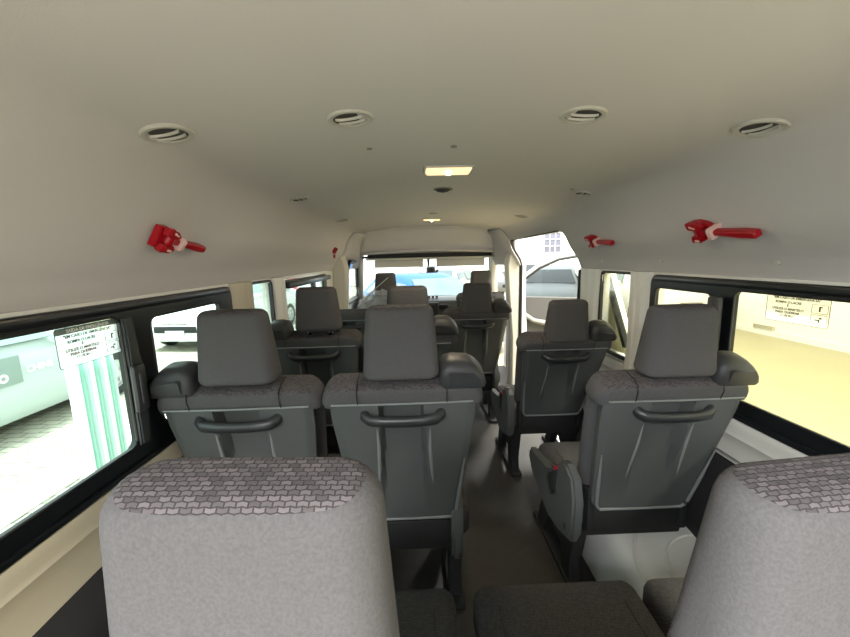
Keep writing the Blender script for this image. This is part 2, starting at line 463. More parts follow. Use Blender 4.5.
# front of the cabin -----------------------------------------------------
bm = NB()   # bulkhead dropping from the high roof to the cab
rows = []
for y, z, wd in ((3.80, 1.62, .66), (3.83, 1.56, .665), (3.86, 1.525, .67), (3.90, 1.47, .70), (3.94, 1.40, .735), (3.955, 1.365, .745), (3.98, 1.35, .75)):
    rows.append([(-wd+2*wd*k/16, y-.04*(abs(k-8)/8)**4, z-.015*(abs(k-8)/8)**4) for k in range(17)])
sheet(bm, rows)
o = obj('wall_front_header', bm, M['liner']); sd = o.modifiers.new('s', 'SOLIDIFY'); sd.thickness = .012; struct(o)
for s, n in ((-1, 'trim_9'), (1, 'trim_10')):    # corners joining the bulkhead and the sides
    bm = NB(); rows = []
    for y, a in ((3.5, 0), (3.7, .25), (3.9, .7), (4.05, 1)):
        rows.append([(s*(hlx(z)*(1-(max(y, 3.3)-3.3)*.12)-.06*a), y, z) for z in (1.2, 1.25, 1.3, 1.35, 1.40, 1.45, 1.5, 1.54)])
    sheet(bm, rows); o = obj(n, bm, M['liner']); sd = o.modifiers.new('s', 'SOLIDIFY'); sd.thickness = .01; struct(o)
bm = NB(); box(bm, (.03, 4.10, 1.322), (1.32, .24, .05), bev=.006)
o = obj('trim_11', bm, M['matteblack']); struct(o, 'black storage slot above the windshield')
bm = NB(); box(bm, (.03, 4.06, 1.285), (1.36, .2, .022), bev=.01); o = obj('trim_12', bm, M['greytrim']); struct(o)
bm = NB()  # cab roof
sheet(bm, [[(-.74, 3.9, 1.36), (0, 3.9, 1.38), (.74, 3.9, 1.36)], [(-.72, 4.2, 1.36), (0, 4.2, 1.38), (.72, 4.2, 1.36)]])
o = obj('ceiling_cab', bm, M['liner']); sd = o.modifiers.new('s', 'SOLIDIFY'); sd.thickness = .02; struct(o)
# windshield
bm = NB(); rows = []
for k in range(6):
    f = k/5; rows.append([((-.70-.12*f)+(1.40+.24*f)*j/10, 4.12+.65*f+.06*(1-((j-5)/5)**2), 1.31-.52*f) for j in range(11)])
sheet(bm, rows); o = obj('window_6', bm, M['glassF']); struct(o, 'windshield of the van')
bm = NB()
edge = [rows[0][j] for j in range(11)]+[rows[k][10] for k in range(1, 6)]+[rows[5][j] for j in range(9, -1, -1)]+[rows[k][0] for k in range(4, 0, -1)]
tube(bm, edge, .014, 8, closed=True); struct(obj('trim_13', bm, M['rubber']))
for s, n in ((-1, 'trim_14'), (1, 'trim_15')):   # A pillars
    bm = NB(); tube(bm, [(s*.735, 4.02, 1.33), (s*.745, 4.14, 1.26), (s*.80, 4.5, .98), (s*.845, 4.72, .80), (s*.85, 4.74, .3), (s*.85, 4.74, -.2)], [.045, .042, .042, .05, .06, .06], 10)
    struct(obj(n, bm, M['greytrim']))
# left cab side with its door window
bm = NB(); sheet(bm, [[(-.86, 3.5, -.3), (-.87, 4.8, -.3)], [(-.86, 3.5, .84), (-.86, 4.7, .84)]])
o = obj('wall_left_cab', bm, M['plasticdark']); sd = o.modifiers.new('s', 'SOLIDIFY'); sd.thickness = .05; struct(o)
bm = NB(); gl = [(3.56, .84), (3.56, 1.24), (3.62, 1.27), (4.02, 1.27), (4.12, 1.2), (4.40, .98), (4.56, .84)]
xx = lambda z: -.85+.10*max(0, (z-.84)/.45)
tube(bm, [(xx(z), y, z) for y, z in gl], .02, 8, closed=True); o = obj('trim_16', bm, M['rubber']); struct(o)
bm = NB(); bm.faces.new([bm.verts.new((xx(z)-.004, y, z)) for y, z in gl]); o = obj('window_7', bm, M['glassL'], smooth=0); struct(o)
# sun visors
for s, lb in ((-1, 'folded pale sun visor above the windshield on the driver side with the wrapped seat'), (1, 'folded pale sun visor above the windshield in front of the unwrapped front seat')):
    t = thing('sun_visor', lb, 'sun visor', (s*.33+.03, 4.0, 1.272), group='sun visors')
    bm = NB(); box(bm, (0, .02, -.03), (.52, .022, .085), Matrix.Rotation(-.35, 4, 'X'), bev=.010, seg=3); obj('visor_panel', bm, M['greytrim'], t)
    bm = NB(); tube(bm, [(-.25, .03, .004), (.25, .03, .004)], .008, 8); obj('hinge_rod', bm, M['plasticdark'], t)
# rear-view mirror
t = thing('rear_view_mirror', 'small rear-view mirror hanging from the windshield top', 'mirror', (.02, 4.15, 1.285))
bm = NB(); tube(bm, [(0, .02, .0), (0, .0, -.05), (0, -.005, -.085)], [.02, .012, .012], 10); obj('mirror_stem', bm, M['matteblack'], t)
bm = NB(); loft(bm, [[(x, -.005, z-.125) for x, z in rr(.22, .075, .03)], [(x, .02, z-.125) for x, z in rr(.2, .06, .03)]]); obj('mirror_housing', bm, M['plasticdark'], t, bevel=.004)
bm = NB(); loft(bm, [[(x, -.0065, z-.125) for x, z in rr(.205, .062, .025)], [(x, -.005, z-.125) for x, z in rr(.205, .062, .025)]]); obj('mirror_glass', bm, mat('mirror_glass', (220, 225, 228), .03, 1.), t)
# dashboard
t = thing('dashboard', 'dark grey dashboard below the windshield', 'dashboard', (0, 4.2, 0))
bm = NB(); pr = [(.0, .30), (-.02, .70), (.03, .80), (.12, .825), (.50, .81), (.55, .3)]
loft(bm, [[(x, y+.06*(abs(x)/.8)**2, z) for y, z in pr] for x in (-.80, -.5, -.2, .2, .5, .80)])
obj('dash_body', bm, M['plasticdark'], t, bevel=.012)
bm = NB(); box(bm, (-.02, -.03, .66), (.30, .05, .26), bev=.02); obj('centre_stack', bm, M['matteblack'], t)
bm = NB(); box(bm, (-.02, -.055, .71), (.2, .01, .11), bev=.004); obj('screen', bm, M['blackpaint'], t)
for x in (-.66, -.22, .18, .66):
    bm = NB(); box(bm, (x, -.02, .735), (.11, .03, .06), bev=.01)
    for k in range(3): box(bm, (x, -.037, .718+.017*k), (.10, .006, .004))
    obj('air_vent', bm, M['matteblack'], t)
bm = NB()
for k in range(7): box(bm, (-.02+.045*(k-3), .12, .838), (.03, .03, .02), bev=.005)
obj('toggle_row', bm, M['matteblack'], t)

# door seal around the sliding door opening
bm = NB(); pts = [(hlx(max(z, 1.19))*.985+.01 if z > 1.19 else .885, 3.548, z) for z in (.0, .3, .6, .9, 1.19, 1.25, 1.30, 1.34)]
for k in range(1, 7):
    a = PI/2*k/6; z = 1.342+.09*math.sin(a); pts.append((hlx(z), 3.548-.09*(1-math.cos(a)), z))
struct(obj('trim_17', (lambda b: (tube(b, pts, .017, 8), b)[1])(bm), M['rubber']), 'black rubber seal of the sliding door opening')
bm = NB(); tube(bm, [(hlx(1.432), y, 1.432) for y in (3.46, 3.2, 3.0, 2.7, 2.4, 2.36)], .005, 6); struct(obj('trim_18', bm, M['rubber']))
bm = NB(); tube(bm, [(.885, 2.262, z) for z in (0, .4, .8, 1.19)], .014, 8); struct(obj('trim_19', bm, M['rubber']))
bm = NB(); box(bm, (.88, 2.9, .0), (.12, 1.26, .03), bev=.008); struct(obj('trim_20', bm, M['metal']))

# wheel house beside the rear right seats
bm = NB()
def wh(y, grow=0):
    return [(.93, y), (.54, y)]
rows = []
for k in range(13):
    a = PI*k/12; y = 1.30-.36*math.cos(a); h = .05+.20*math.sin(a)**.6 if 0 < k < 12 else .0
    x0 = .555+.02*(1-math.sin(a))
    rows.append([(x0, y, 0), (x0+.012, y, h*.75), (x0+.03, y, h*.94), (x0+.06, y, h), (x0+.11, y, h+.006), (x0+.13, y, h+.0), (x0+.16, y, h+.01), (.93, y, h+.012), (.93, y, 0)])
loft(bm, rows)
struct(obj('trim_21', bm, M['paint'], smooth=50), 'white painted wheel housing under the right seats')
bm = NB()
for rd in (.16, .24):
    tube(bm, [(.54+.30*rd/.24*.0+.02+(rd*.9)*(1-math.sin(a))*.6, 1.28-rd*math.cos(a), .262-.05*abs(math.cos(a))**2) for a in [PI*k/14 for k in range(15)]], .006, 6)
bm.free()
def whz(y):
    a = math.acos(max(-1, min(1, (1.30-y)/.36))); return .05+.20*max(0, math.sin(a))**.6+.010
bm = NB()
for rd in (.17, .27):
    pts = [(.86-rd*math.cos(b), 1.03+rd*.95*math.sin(b)) for b in [PI/2*k/16 for k in range(17)]]
    tube(bm, [(x, y, whz(y)) for x, y in pts], .006, 6)
struct(obj('trim_22', bm, M['paint']))
# ---------------------------------------------------------------- roof fittings
def vent(x, y, label, spin, scale=1.0, group='round roof air vents'):
    t = thing('roof_air_vent', label, 'air vent', group=group)
    t.matrix_world = liner_mx(x, y) @ Matrix.Rotation(spin, 4, 'Z') @ Matrix.Scale(scale, 4)
    bm = NB(); lathe(bm, [(.053, -.002), (.053, .002), (.050, .005), (.043, .0055), (.0395, .004), (.0385, -.004), (.0385, -.012)], 32); obj('vent_ring', bm, M['ventring'], t)
    bm = NB(); lathe(bm, [(.039, .0005), (.03, .0005), (.015, .0005), (.001, .0005)], 24); obj('vent_bowl', bm, M['ventdark'], t)
    for q in (-.013, .011):
        bm = NB(); rows = []
        for k in range(11):
            a = -1.15+2.3*k/10; xx = .034*math.sin(a); yy = q+.013*math.cos(a)-.006
            rows.append([(xx, yy-.001, .001), (xx, yy+.0005, .0058), (xx, yy+.0040, .0058), (xx, yy+.0025, .001)])
        loft(bm, rows); obj('vent_vane', bm, M['ventring'], t)
    return t
vent(-.265, .903, 'second roof vent from the left in the row nearest the camera', .15)
vent(.268, .905, 'third roof vent from the left in the row nearest the camera', .1)
vent(-.641, .846, 'large roof vent above the left red hammer, at the left end of the nearest row', .0, .98)
vent(.655, .866, 'large roof vent above the near right red hammer, with two round louvres', PI/2-.25, .98)
vent(-.63, 1.72, 'small roof vent second in the left line of vents', PI/2, .85)
vent(.64, 1.72, 'small roof vent above the far right red hammer', PI/2, .85)
vent(-.621, 2.66, 'third roof vent of the left line, between the second one and the far left hammer', .0, .85)
vent(.627, 2.66, 'third roof vent of the right line, just before the sliding door opening', .0, .85)
vent(-.60, 3.55, 'farthest roof vent of the left line, by the bulkhead over the cab', .0, .8)
vent(.60, 3.55, 'farthest roof vent of the right line, above the sliding door front corner', .0, .8)

M['lamp'] = emit_mat('warm_lamp_lens', (1, .74, .42), .75)
M['bulb'] = emit_mat('lamp_bulb', (1, .86, .62), 14)
def dome(x, y, label, wd, dp, power):
    t = thing('dome_lamp', label, 'lamp', group='warm dome lamps on the ceiling'); t.matrix_world = liner_mx(x, y)
    bm = NB(); loft(bm, [[(a, b, 0) for a, b in rr(wd+.014, dp+.014, .016)], [(a, b, .007) for a, b in rr(wd+.010, dp+.010, .014)]]); obj('lamp_frame', bm, M['ventring'], t)
    bm = NB(); loft(bm, [[(a, b, .005) for a, b in rr(wd, dp, .012)], [(a, b, .013) for a, b in rr(wd-.012, dp-.012, .012)]]); obj('lamp_lens', bm, M['lamp'], t)
    bm = NB(); bmesh.ops.create_uvsphere(bm, u_segments=12, v_segments=8, radius=.011); bmesh.ops.transform(bm, matrix=Matrix.Translation((0, 0, .012)), verts=bm.verts[:]); obj('bulb_glow', bm, M['bulb'], t)
    ld = bpy.data.lights.new('dome_light', 'AREA'); ld.energy = power; ld.color = (1, .82, .58); ld.shape = 'RECTANGLE'; ld.size = wd; ld.size_y = dp
    lo = bpy.data.objects.new('dome_light', ld); C.objects.link(lo); lo.parent = t; lo.location = (0, 0, .025); lo.rotation_euler = (PI, 0, 0)
    return t
dome(.004, 1.43, 'larger, nearer lit dome lamp on the ceiling centre line', .17, .10, 2.5)
dome(.02, 3.15, 'small lit dome lamp on the ceiling centre line near the cab bulkhead', .14, .075, 1.5)
t = thing('roof_speaker_grille', 'small oval grey grille on the ceiling just beyond the nearer lit dome lamp', 'grille'); t.matrix_world = liner_mx(.014, 1.826)
bm = NB(); lathe(bm, [(.04, 0), (.038, .004), (.026, .012), (.010, .016), (.001, .016)], 20); obj('grille_dome', bm, M['ventdark'], t)
bm = NB(); lathe(bm, [(.047, 0), (.046, .004), (.038, .004)], 24); obj('grille_ring', bm, M['ventclip'], t)
for x, y, r, lb in ((-.004, 1.153, .010, 'small grey round clip on the ceiling before the nearer dome lamp'),
                    (-.25, 1.138, .008, 'tiny clip on the ceiling beyond the left inner vent'),
                    (.013, 2.773, .035, 'small round grey plate on the ceiling before the far dome lamp'),
                    (.568, 1.675, .007, 'tiny clip on the ceiling beside the second vent of the right line'),
                    (.02, 3.42, .02, 'small grey plate on the ceiling just beyond the far dome lamp')):
    bm = NB(); lathe(bm, [(r, 0), (r*.9, .003), (.0005, .0045)], 16); o = obj('ceiling_clip', bm, M['ventclip']); o.matrix_world = liner_mx(x, y)
    tag(o, lb, 'clip', 'clips and plates on the ceiling')
for x, y, lb in ((.872, 1.006, 'small screw cap on the headliner above the right window sticker'), (.872, 1.493, 'small screw cap on the headliner above the small right window pane'), (.872, 1.973, 'small screw cap on the headliner under the far right red hammer')):
    bm = NB(); lathe(bm, [(.008, 0), (.007, .003), (.0005, .004)], 14); o = obj('screw_cap', bm, M['liner_white']); o.matrix_world = liner_mx(x, y)
    tag(o, lb, 'screw cap', 'screw caps on the right headliner')

# emergency hammers ---------------------------------------------------
def hammer(x, y, label, flip, size=1.0, tilt=0.0):
    """lies along the van; head towards +u. local: u along van, v up the wall, n out of the wall"""
    z, n = hl_point(x)
    if flip: u = Vector((0, 1, 0))
    else: u = Vector((0, -1, 0))
    v = n.cross(u) if not flip else n.cross(u)
    if v.z < 0: v = -v
    m = Matrix((u, v, n)).transposed().to_4x4(); m.translation = (x, y, z)
    t = thing('emergency_hammer', label, 'hammer', group='red emergency hammers on the headliner')
    q = m @ Matrix.Rotation(tilt, 4, 'Z') @ Matrix.Scale(size, 4)
    def ob(name, bm, mm):
        bmesh.ops.transform(bm, matrix=q, verts=bm.verts[:])
        bmesh.ops.transform(bm, matrix=Matrix.Translation(-Vector((x, y, z))), verts=bm.verts[:])
        return obj(name, bm, mm, t)
    t.location = (x, y, z)
    # u: -0.15 handle end ... +0.10 head end
    bm = NB(); loops = []
    for uu, ww, hh, vv in ((-.145, .008, .010, 0), (-.14, .012, .014, 0), (-.10, .0135, .015, 0), (-.02, .011, .013, 0), (.03, .010, .012, 0), (.05, .010, .012, 0)):
        loops.append([(uu, a+vv, b+.022) for a, b in rr(2*ww, 2*hh, .007, 3)])
    loft(bm, loops); ob('hammer_handle', bm, M['red'])
    bm = NB(); loops = []
    for vv, r in ((-.062, .004), (-.05, .011), (-.035, .016), (.035, .016), (.05, .011), (.062, .004)):
        loops.append([(.065+r*math.cos(a), vv*.62, .026+r*math.sin(a)) for a in [2*PI*k/12 for k in range(12)]])
    loft(bm, loops); ob('hammer_head', bm, M['red'])
    bm = NB(); prism(bm, [(.105, -.032), (.112, .033), (.075, .037), (.045, .030), (.018, .014), (.018, -.014), (.038, -.030), (.07, -.036)], 2, .0, .022, .003)
    prism(bm, [(.10, .014), (.105, .039), (.06, .036), (.04, .024), (.05, .012)], 2, .020, .046, .004)
    prism(bm, [(.095, -.014), (.10, -.037), (.06, -.036), (.04, -.024), (.05, -.012)], 2, .020, .046, .004)
    ob('hammer_holder', bm, M['red'])
    bm = NB(); loops = [[(uu, a, b+.02) for a, b in rr(.040+.003*k, .052, .008, 3)] for uu, k in ((.004, 0), (.018, 1))]
    loft(bm, loops); ob('seal_band', bm, M['whitetape'])
    bm = NB(); prism(bm, [(.060, .022), (.084, .026), (.084, .033), (.074, .032), (.073, .029), (.060, .028)], 2, .0455, .0475); ob('rating_mark', bm, M['whitetape'])
    bm = NB(); box(bm, (.07, -.026, .0465), (.018, .007, .002)); ob('rating_mark', bm, M['whitetape'])
    return t
hammer(-.806, 1.08, 'red emergency hammer in its holder on the left headliner above the near window', False, .88, .12)
hammer(.808, 1.125, 'red emergency hammer in its holder on the right headliner above the stickered window', True, .9, 0.13)
hammer(-.806, 3.15, 'tiny far red emergency hammer on the left headliner near the cab', False, .6, .5)
hammer(.806, 1.86, 'red emergency hammer on the right headliner just behind the sliding door opening', True, .85, 0.10)

# ---------------------------------------------------------------- seats
MC = {}
def shared(key, name, build, m, parent, loc=None, rot=None, smooth=40):
    if key not in MC:
        bm = build(); bmesh.ops.recalc_face_normals(bm, faces=bm.faces[:])
        me = bpy.data.meshes.new(name); bm.to_mesh(me); bm.free(); MC[key] = me
        return link(name, me, m, parent, smooth, loc, rot)
    return link(name, MC[key], None, parent, smooth, loc, rot)

def b_panel():
    bm = NB(); NX, NZ = 49, 61; H = .462
    rows = []
    for j in range(NZ):
        v = H*j/(NZ-1); f = v/H; hw = .165+.042*min(1, f*1.15)**.9
        if v < .03: hw -= .018*(1-v/.03)**2
        r = []
        for i in range(NX):
            q = -1+2*i/(NX-1); x = q*hw
            ch = .066 - .010*f          # half width of the central channel
            ss = lambda e0, e1, a: (lambda u: u*u*(3-2*u))(max(0, min(1, (a-e0)/(e1-e0))))
            dpt = .042*(1-ss(ch-.002, ch+.008, abs(x+.004)))*ss(.02, .34, v)*(1-ss(.444, .454, v))
            edge = .010*ss(.88, 1.0, abs(q))
            bulge = -.004*math.cos(q*PI/2)
            r.append((x, -.004+dpt+edge+bulge, v))
        rows.append(r)
    R = sheet(bm, rows)
    # close to a shell
    def wallstrip(vs, dy=.03):
        prev = None
        for a in vs:
            b = bm.verts.new((a.co.x*.97, a.co.y+dy, a.co.z))
            if prev: bm.faces.new((prev[0], a, b, prev[1]))
            prev = (a, b)
    wallstrip(R[0]); wallstrip(R[-1]); wallstrip([r[0] for r in R]); wallstrip([r[-1] for r in R])
    return bm
def b_lip():
    bm = NB(); H = .462
    pts = []
    for j in range(22):
        v = .25*(1-j/21)+.004; f = v/H; hw = .165+.042*min(1, f*1.15)**.9-.012
        if v < .03: hw -= .016*(1-v/.03)**2
        pts.append((-hw, -.006, v))
    pts = pts+[(-p[0], p[1], p[2]) for p in pts[::-1]]
    tube(bm, pts, [.002+.0035*min(1, i/10, (len(pts)-1-i)/10) for i in range(len(pts))], 8)
    return bm
def b_rails(s):
    def f():
        bm = NB()
        tube(bm, [(s*.078, -.004, .41), (s*.076, -.005, .30), (s*.080, -.004, .22), (s*.088, -.003, .10)], [.002, .0058, .0058, .002], 8)
        return bm
    return f
def b_band():
    bm = NB()
    for k in range(1):
        tube(bm, [(-.20, -.008, .462), (-.1, -.011, .463), (0, -.012, .463), (.1, -.011, .463), (.20, -.008, .462)], .0028, 8)
    return bm
def b_back():
    bm = NB(); H = .52; loops = []
    lv = [(0, .03), (.01, .012), (.03, .004), (.06, 0), (.15, 0), (.25, 0), (.35, 0), (.44, 0), (.458, 0), (.462, -.008), (.475, -.012), (.492, -.011), (.503, -.006), (.511, .001), (.517, .010), (.52, .022), (.5205, .04)]
    for v, ins in lv:
        f = v/H; w = .37+.074*min(1, f*1.25)
        t0 = .052 if v < .461 else -.003
        t1 = .125-.03*f
        a = max(ins, 0)
        cx = (t0+t1)/2
        lp = rr(w-2*ins, max(.02, t1-t0-1.6*a), max(.012, .035-a), 5, 0, cx)
        # taper corners at the top
        loops.append([(x, y, v-(.020*(abs(x)/(w/2))**5 if v > .46 else 0)) for x, y in lp])
    fs, rings = loft(bm, loops)
    bm.normal_update()
    for f in bm.faces:
        c = f.calc_center_median()
        if (c.z > .498 and c.y > .0) or c.y > .09: f.material_index = 1
    return bm
def b_seam():
    bm = NB()
    for x in (0,):
        tube(bm, [(x, -.012, .465), (x, -.014, .492), (x, -.006, .512), (x, .02, .5205), (x, .06, .5205)], .0016, 6)
    return bm
def b_handle():
    bm = NB()
    pts = [(-.112, .006, .010), (-.106, -.012, .005), (-.092, -.025, .001), (-.05, -.029, -.002), (0, -.030, -.002), (.05, -.029, -.002), (.092, -.025, .001), (.106, -.012, .005), (.112, .006, .010)]
    tube(bm, pts, [.013, .015, .0145, .014, .014, .014, .0145, .015, .013], 12, flat=1.15)
    return bm
def b_headrest():
    bm = NB(); loops = pillow(.216, .184, .10, .066, .204, .020, .034, topr=.020)
    loft(bm, loops); bm.normal_update()
    bmesh.ops.recalc_face_normals(bm, faces=bm.faces[:]); bm.normal_update()
    return bm
def b_post():
    bm = NB(); tube(bm, [(0, 0, -.05), (0, 0, .02)], .006, 10); lathe(bm, [(.001, -.028), (.014, -.028), (.016, -.024), (.012, -.016), (.007, -.012)], 14); return bm
def b_guide():
    bm = NB()
    lv = [(0, 0), (.01, -.002), (.034, 0), (.050, .005), (.064, .014), (.073, .028), (.076, .045)]
    loops = []
    for v, ins in lv:
        q = .03*(v/.085)**2
        loops.append([(x-.010*(v/.085)**2*1.0+(-.0), y, v-.026*max(0, (x)/.056)**2*(v/.085)) for x, y in rr(.13-2*ins*.9, .10-1.6*ins, .022, 5)])
    loft(bm, loops); return bm
def b_guideinset():
    bm = NB(); poly = [(-.040, .012), (.042, .012), (.044, .030), (.030, .046), (-.028, .054), (-.040, .050)]
    prism(bm, poly, 1, -.054, -.046, .003)
    return bm
def b_cushion():
    bm = NB(); loops = []
    L0, L1 = .03, .445
    for z, ins in ((.325, .02), (.33, .008), (.345, 0), (.40, 0), (.415, .004), (.425, .012), (.43, .026), (.432, .05)):
        loops.append([(x, y, z+.008*max(0, (y-.2)/.24)) for x, y in rr(.424-2*ins, (L1-L0)-2*ins, max(.032-ins*.5, .010), 6, 0, (L0+L1)/2)])
    loft(bm, loops)
    bm.normal_update(); return bm
def b_cseam():
    bm = NB()
    tube(bm, [(0, .06, .4325), (0, .2, .433), (0, .36, .437), (0, .41, .434), (0, .44, .42), (0, .446, .40)], .0022, 6)
    return bm
def b_frame():
    bm = NB()
    box(bm, (0, .24, .30), (.37, .40, .05), bev=.008)
    box(bm, (0, .045, .355), (.36, .05, .10), bev=.01)
    for s in (-1, 1): box(bm, (s*.165, .03, .40), (.025, .05, .16), bev=.006)
    return bm
def b_leg():
    bm = NB()
    prism(bm, [(.06, .29), (.42, .29), (.40, .24), (.46, .06), (.48, .012), (.40, .012), (.34, .14), (.25, .17), (.20, .13), (.185, .012), (.10, .012), (.115, .10)], 0, -.022, .022, .004)
    box(bm, (0, .29, .012), (.06, .46, .022), bev=.005)
    return bm
def b_bolt():
    bm = NB()
    lathe(bm, [(.0005, .0), (.010, .0), (.010, .012), (.001, .014)], 8)
    return bm
def b_shield(s):
    def f():
        bm = NB()
        poly = [(-.022, .33), (-.028, .46), (-.005, .53), (.05, .555), (.10, .54), (.15, .47), (.22, .43), (.36, .415), (.45, .405), (.465, .36), (.42, .31), (.30, .285), (.20, .24), (.10, .265), (.0, .29)]
        prism(bm, poly, 0, s*.205, s*.243, .009); return bm
    return f
def b_lever(s):
    def f():
        bm = NB(); prism(bm, [(.12, .40), (.15, .46), (.20, .44), (.22, .40), (.17, .355)], 0, s*.243, s*.2445, 0); 
        prism(bm, [(.135, .40), (.115, .49), (.135, .50), (.165, .41)], 0, s*.243, s*.256, .003); return bm
    return f
def b_knob(s):
    def f():
        bm = NB(); lathe(bm, [(.0005, 0), (.011, 0), (.011, .004), (.0005, .005)], 12, Matrix.Translation((s*.2435, .035, .325)) @ Matrix.Rotation(s*PI/2, 4, 'Y')); return bm
    return f
def b_tip(s):
    def f():
        bm = NB(); box(bm, (s*.248, .120, .50), (.010, .012, .010), bev=.002); return bm
    return f

def make_seat(loc, label, rec=14, guide=0, shield=0, headrest=True, drop_=0.0, hoff=-.012, pz=.434, name='passenger_seat', cat='seat', group='grey cloth passenger seats', legs=True, handle=True, gx=.172):
    t = thing(name, label, cat, loc, 0, group)
    a = math.radians(rec); pv = (0, 0, pz); R = Matrix.Rotation(a, 3, 'X')
    at = lambda p: tuple(Vector(pv)+R @ Vector(p))
    rot = (a, 0, 0)
    bp_ = shared('panel', 'back_panel', b_panel, M['plastic'], t, pv, rot)
    shared('lip', 'panel_lip', b_lip, M['plastic_highlight'], bp_)
    for s in (-1, 1): shared(('rails', s), 'channel_rib', b_rails(s), M['plastic_highlight'], bp_)
    shared('back', 'backrest', b_back, [M['felt'], M['weave']], t, pv, rot)
    bk = t.children[-1] if False else None
    shared('band', 'trim_piping', b_band, M['plastic_highlight'], t, pv, rot)
    for x in (-.125, .125): shared('seam', 'stitch_seam', b_seam, M['matteblack'], t, at((x, 0, 0)), rot)
    if handle: shared('handle', 'grab_handle', b_handle, M['handle'], t, at((0, 0, .418)), rot)
    if headrest:
        hp = at((0, .05, .53-drop_)); h = shared('hr', 'headrest', b_headrest, M['hrcloth'], t, (0, hp[1]+hoff, hp[2]-.008), (a*.25, 0, 0))
        for s in (-1, 1): shared('post', 'headrest_post', b_post, M['metal'], h, (s*.05, .0, 0))
    if guide:
        g = shared('guide', 'belt_guide', b_guide, M['guide'], t, at((guide*gx, .045, .503)), rot)
        if guide < 0: g.scale = (-1, 1, 1)
        shared('ginset', 'guide_inset', b_guideinset, M['guide'], g)
    shared('cushion', 'seat_cushion', b_cushion, M['fine'], t)
    for x in (-.156, .156): shared('cseam', 'cushion_seam', b_cseam, M['matteblack'], t, (x, 0, 0))
    shared('frame', 'seat_frame', b_frame, M['matteblack'], t)
    if legs:
        for x in (-.165, .165):
            l = shared('leg', 'seat_leg', b_leg, M['matteblack'], t, (x, 0, 0))
            for y in (.14, .44): shared('bolt', 'floor_bolt', b_bolt, M['screw'], l, (0, y, .02))
    if shield:
        sh = shared(('shield', shield), 'side_shield', b_shield(shield), M['plastic'], t, (-.062 if shield > 0 else 0, 0, -.02 if shield > 0 else 0))
        shared(('lever', shield), 'recline_lever', b_lever(shield), M['handle'], sh)
        shared(('knob', shield), 'screw_cover', b_knob(shield), M['handle'], sh)
        o = shared(('tip', shield), 'red_button', b_tip(shield), M['red'], sh); o['label'] = 'red button'
    return t

# rows counted from the camera: heads of the last row fill the lower frame
make_seat((-.262, .405, 0), 'seat nearest the camera, its big grey headrest filling the lower left of the view', 24, hoff=.034, pz=.385)
make_seat((.208, .405, 0), 'seat whose headrest is cut off by the lower right corner of the photo', 24, hoff=.045, pz=.385)
make_seat((.656, .405, 0), 'seat of the last row by the right wall, only its cushion edge showing', 24, hoff=.045, pz=.385)
make_seat((-.638, 1.11, 0), 'seat by the left window latch, belt guide hump left of its headrest', 14, -1, 0)
make_seat((-.175, 1.11, 0), 'middle seat with the largest full back panel and handle, beside the aisle', 14, 1, 1)
make_seat((.622, 1.14, 0), 'right seat below the stickered window, above the white wheel housing', 16, 1, -1, pz=.415)
make_seat((-.622, 1.84, 0), 'left seat ahead of the window latch seat, its headrest raised on two posts', 14, -1, 0, drop_=-.006)
make_seat((-.168, 1.84, 0), 'centre seat mostly hidden behind the largest middle seat, its headrest and belt guide showing', 14, 1, 1)
make_seat((.600, 1.925, 0), 'reclined right seat standing before the open sliding doorway', 24, 1, -1, drop_=.045, pz=.41)
make_seat((-.600, 2.60, 0), 'far left seat back without a headrest, behind the plastic-wrapped front seat', 14, 0, 0, headrest=False)
make_seat((.285, 2.64, 0), 'far aisle seat beside the sliding doorway, narrow back panel with small handle', 20, 1, 1, drop_=.035)
make_seat((-.41, 3.58, 0), 'driver seat in the cab wrapped in clear crinkled plastic film', 12, name='front_seat', group='front cab seats', handle=False)
make_seat((.49, 3.58, 0), 'bare front cab seat at the right, its headrest above the far aisle seat', 12, name='front_seat', group='front cab seats', handle=False)

def heads(i): return [o for o in bpy.data.objects if o.name == 'passenger_seat'+('.%03d' % i if i else '')][0]
for ch in heads(6).children:
    if ch.name.startswith('headrest'): ch.location.x += .030
for ch in heads(3).children:
    if ch.name.startswith('headrest'): ch.location.x += .012
for i, dx, sx, ry in ((0, .002, 1.035, .035), (1, .010, 1.02, -.06)):
    for ch in heads(i).children:
        if ch.name.startswith('headrest'): ch.location.x += dx; ch.location.z += (.049, .026)[i]; ch.scale.x = sx; ch.scale.z = 1.2; ch.location.z -= .2*.204; ch.rotation_euler.y = ry
# plastic film over the driver seat
bm = NB(); rows = []
for j in range(24):
    v = j/23; r = []
    for i in range(28):
        q = -1+2*i/27; a = q*1.5
        wv = .30-.07*v+random.uniform(-.008, .008)
        x = wv*math.sin(a)+random.uniform(-.010, .010); y = -.16-.12*math.cos(a)*(.8+.3*v)+random.uniform(-.014, .014)
        r.append((x, y, .66+.36*v-.16*v*abs(q)**1.5+random.uniform(-.012, .012)))
    rows.append(r)
sheet(bm, rows)
pm = bpy.data.materials.new('clear_film'); pm.use_nodes = True; tt = pm.node_tree
for n in list(tt.nodes): tt.nodes.remove(n)
oo = tt.nodes.new('ShaderNodeOutputMaterial'); tr = tt.nodes.new('ShaderNodeBsdfTransparent'); gl = tt.nodes.new('ShaderNodeBsdfGlossy'); gl.inputs['Roughness'].default_value = .15
df = tt.nodes.new('ShaderNodeBsdfTranslucent'); df.inputs[0].default_value = (.97, .98, .98, 1)
m1 = tt.nodes.new('ShaderNodeMixShader'); m1.inputs[0].default_value = .7; m2 = tt.nodes.new('ShaderNodeMixShader'); m2.inputs[0].default_value = .55
tt.links.new(gl.outputs[0], m1.inputs[1]); tt.links.new(df.outputs[0], m1.inputs[2]); tt.links.new(tr.outputs[0], m2.inputs[1]); tt.links.new(m1.outputs[0], m2.inputs[2]); tt.links.new(m2.outputs[0], oo.inputs[0])
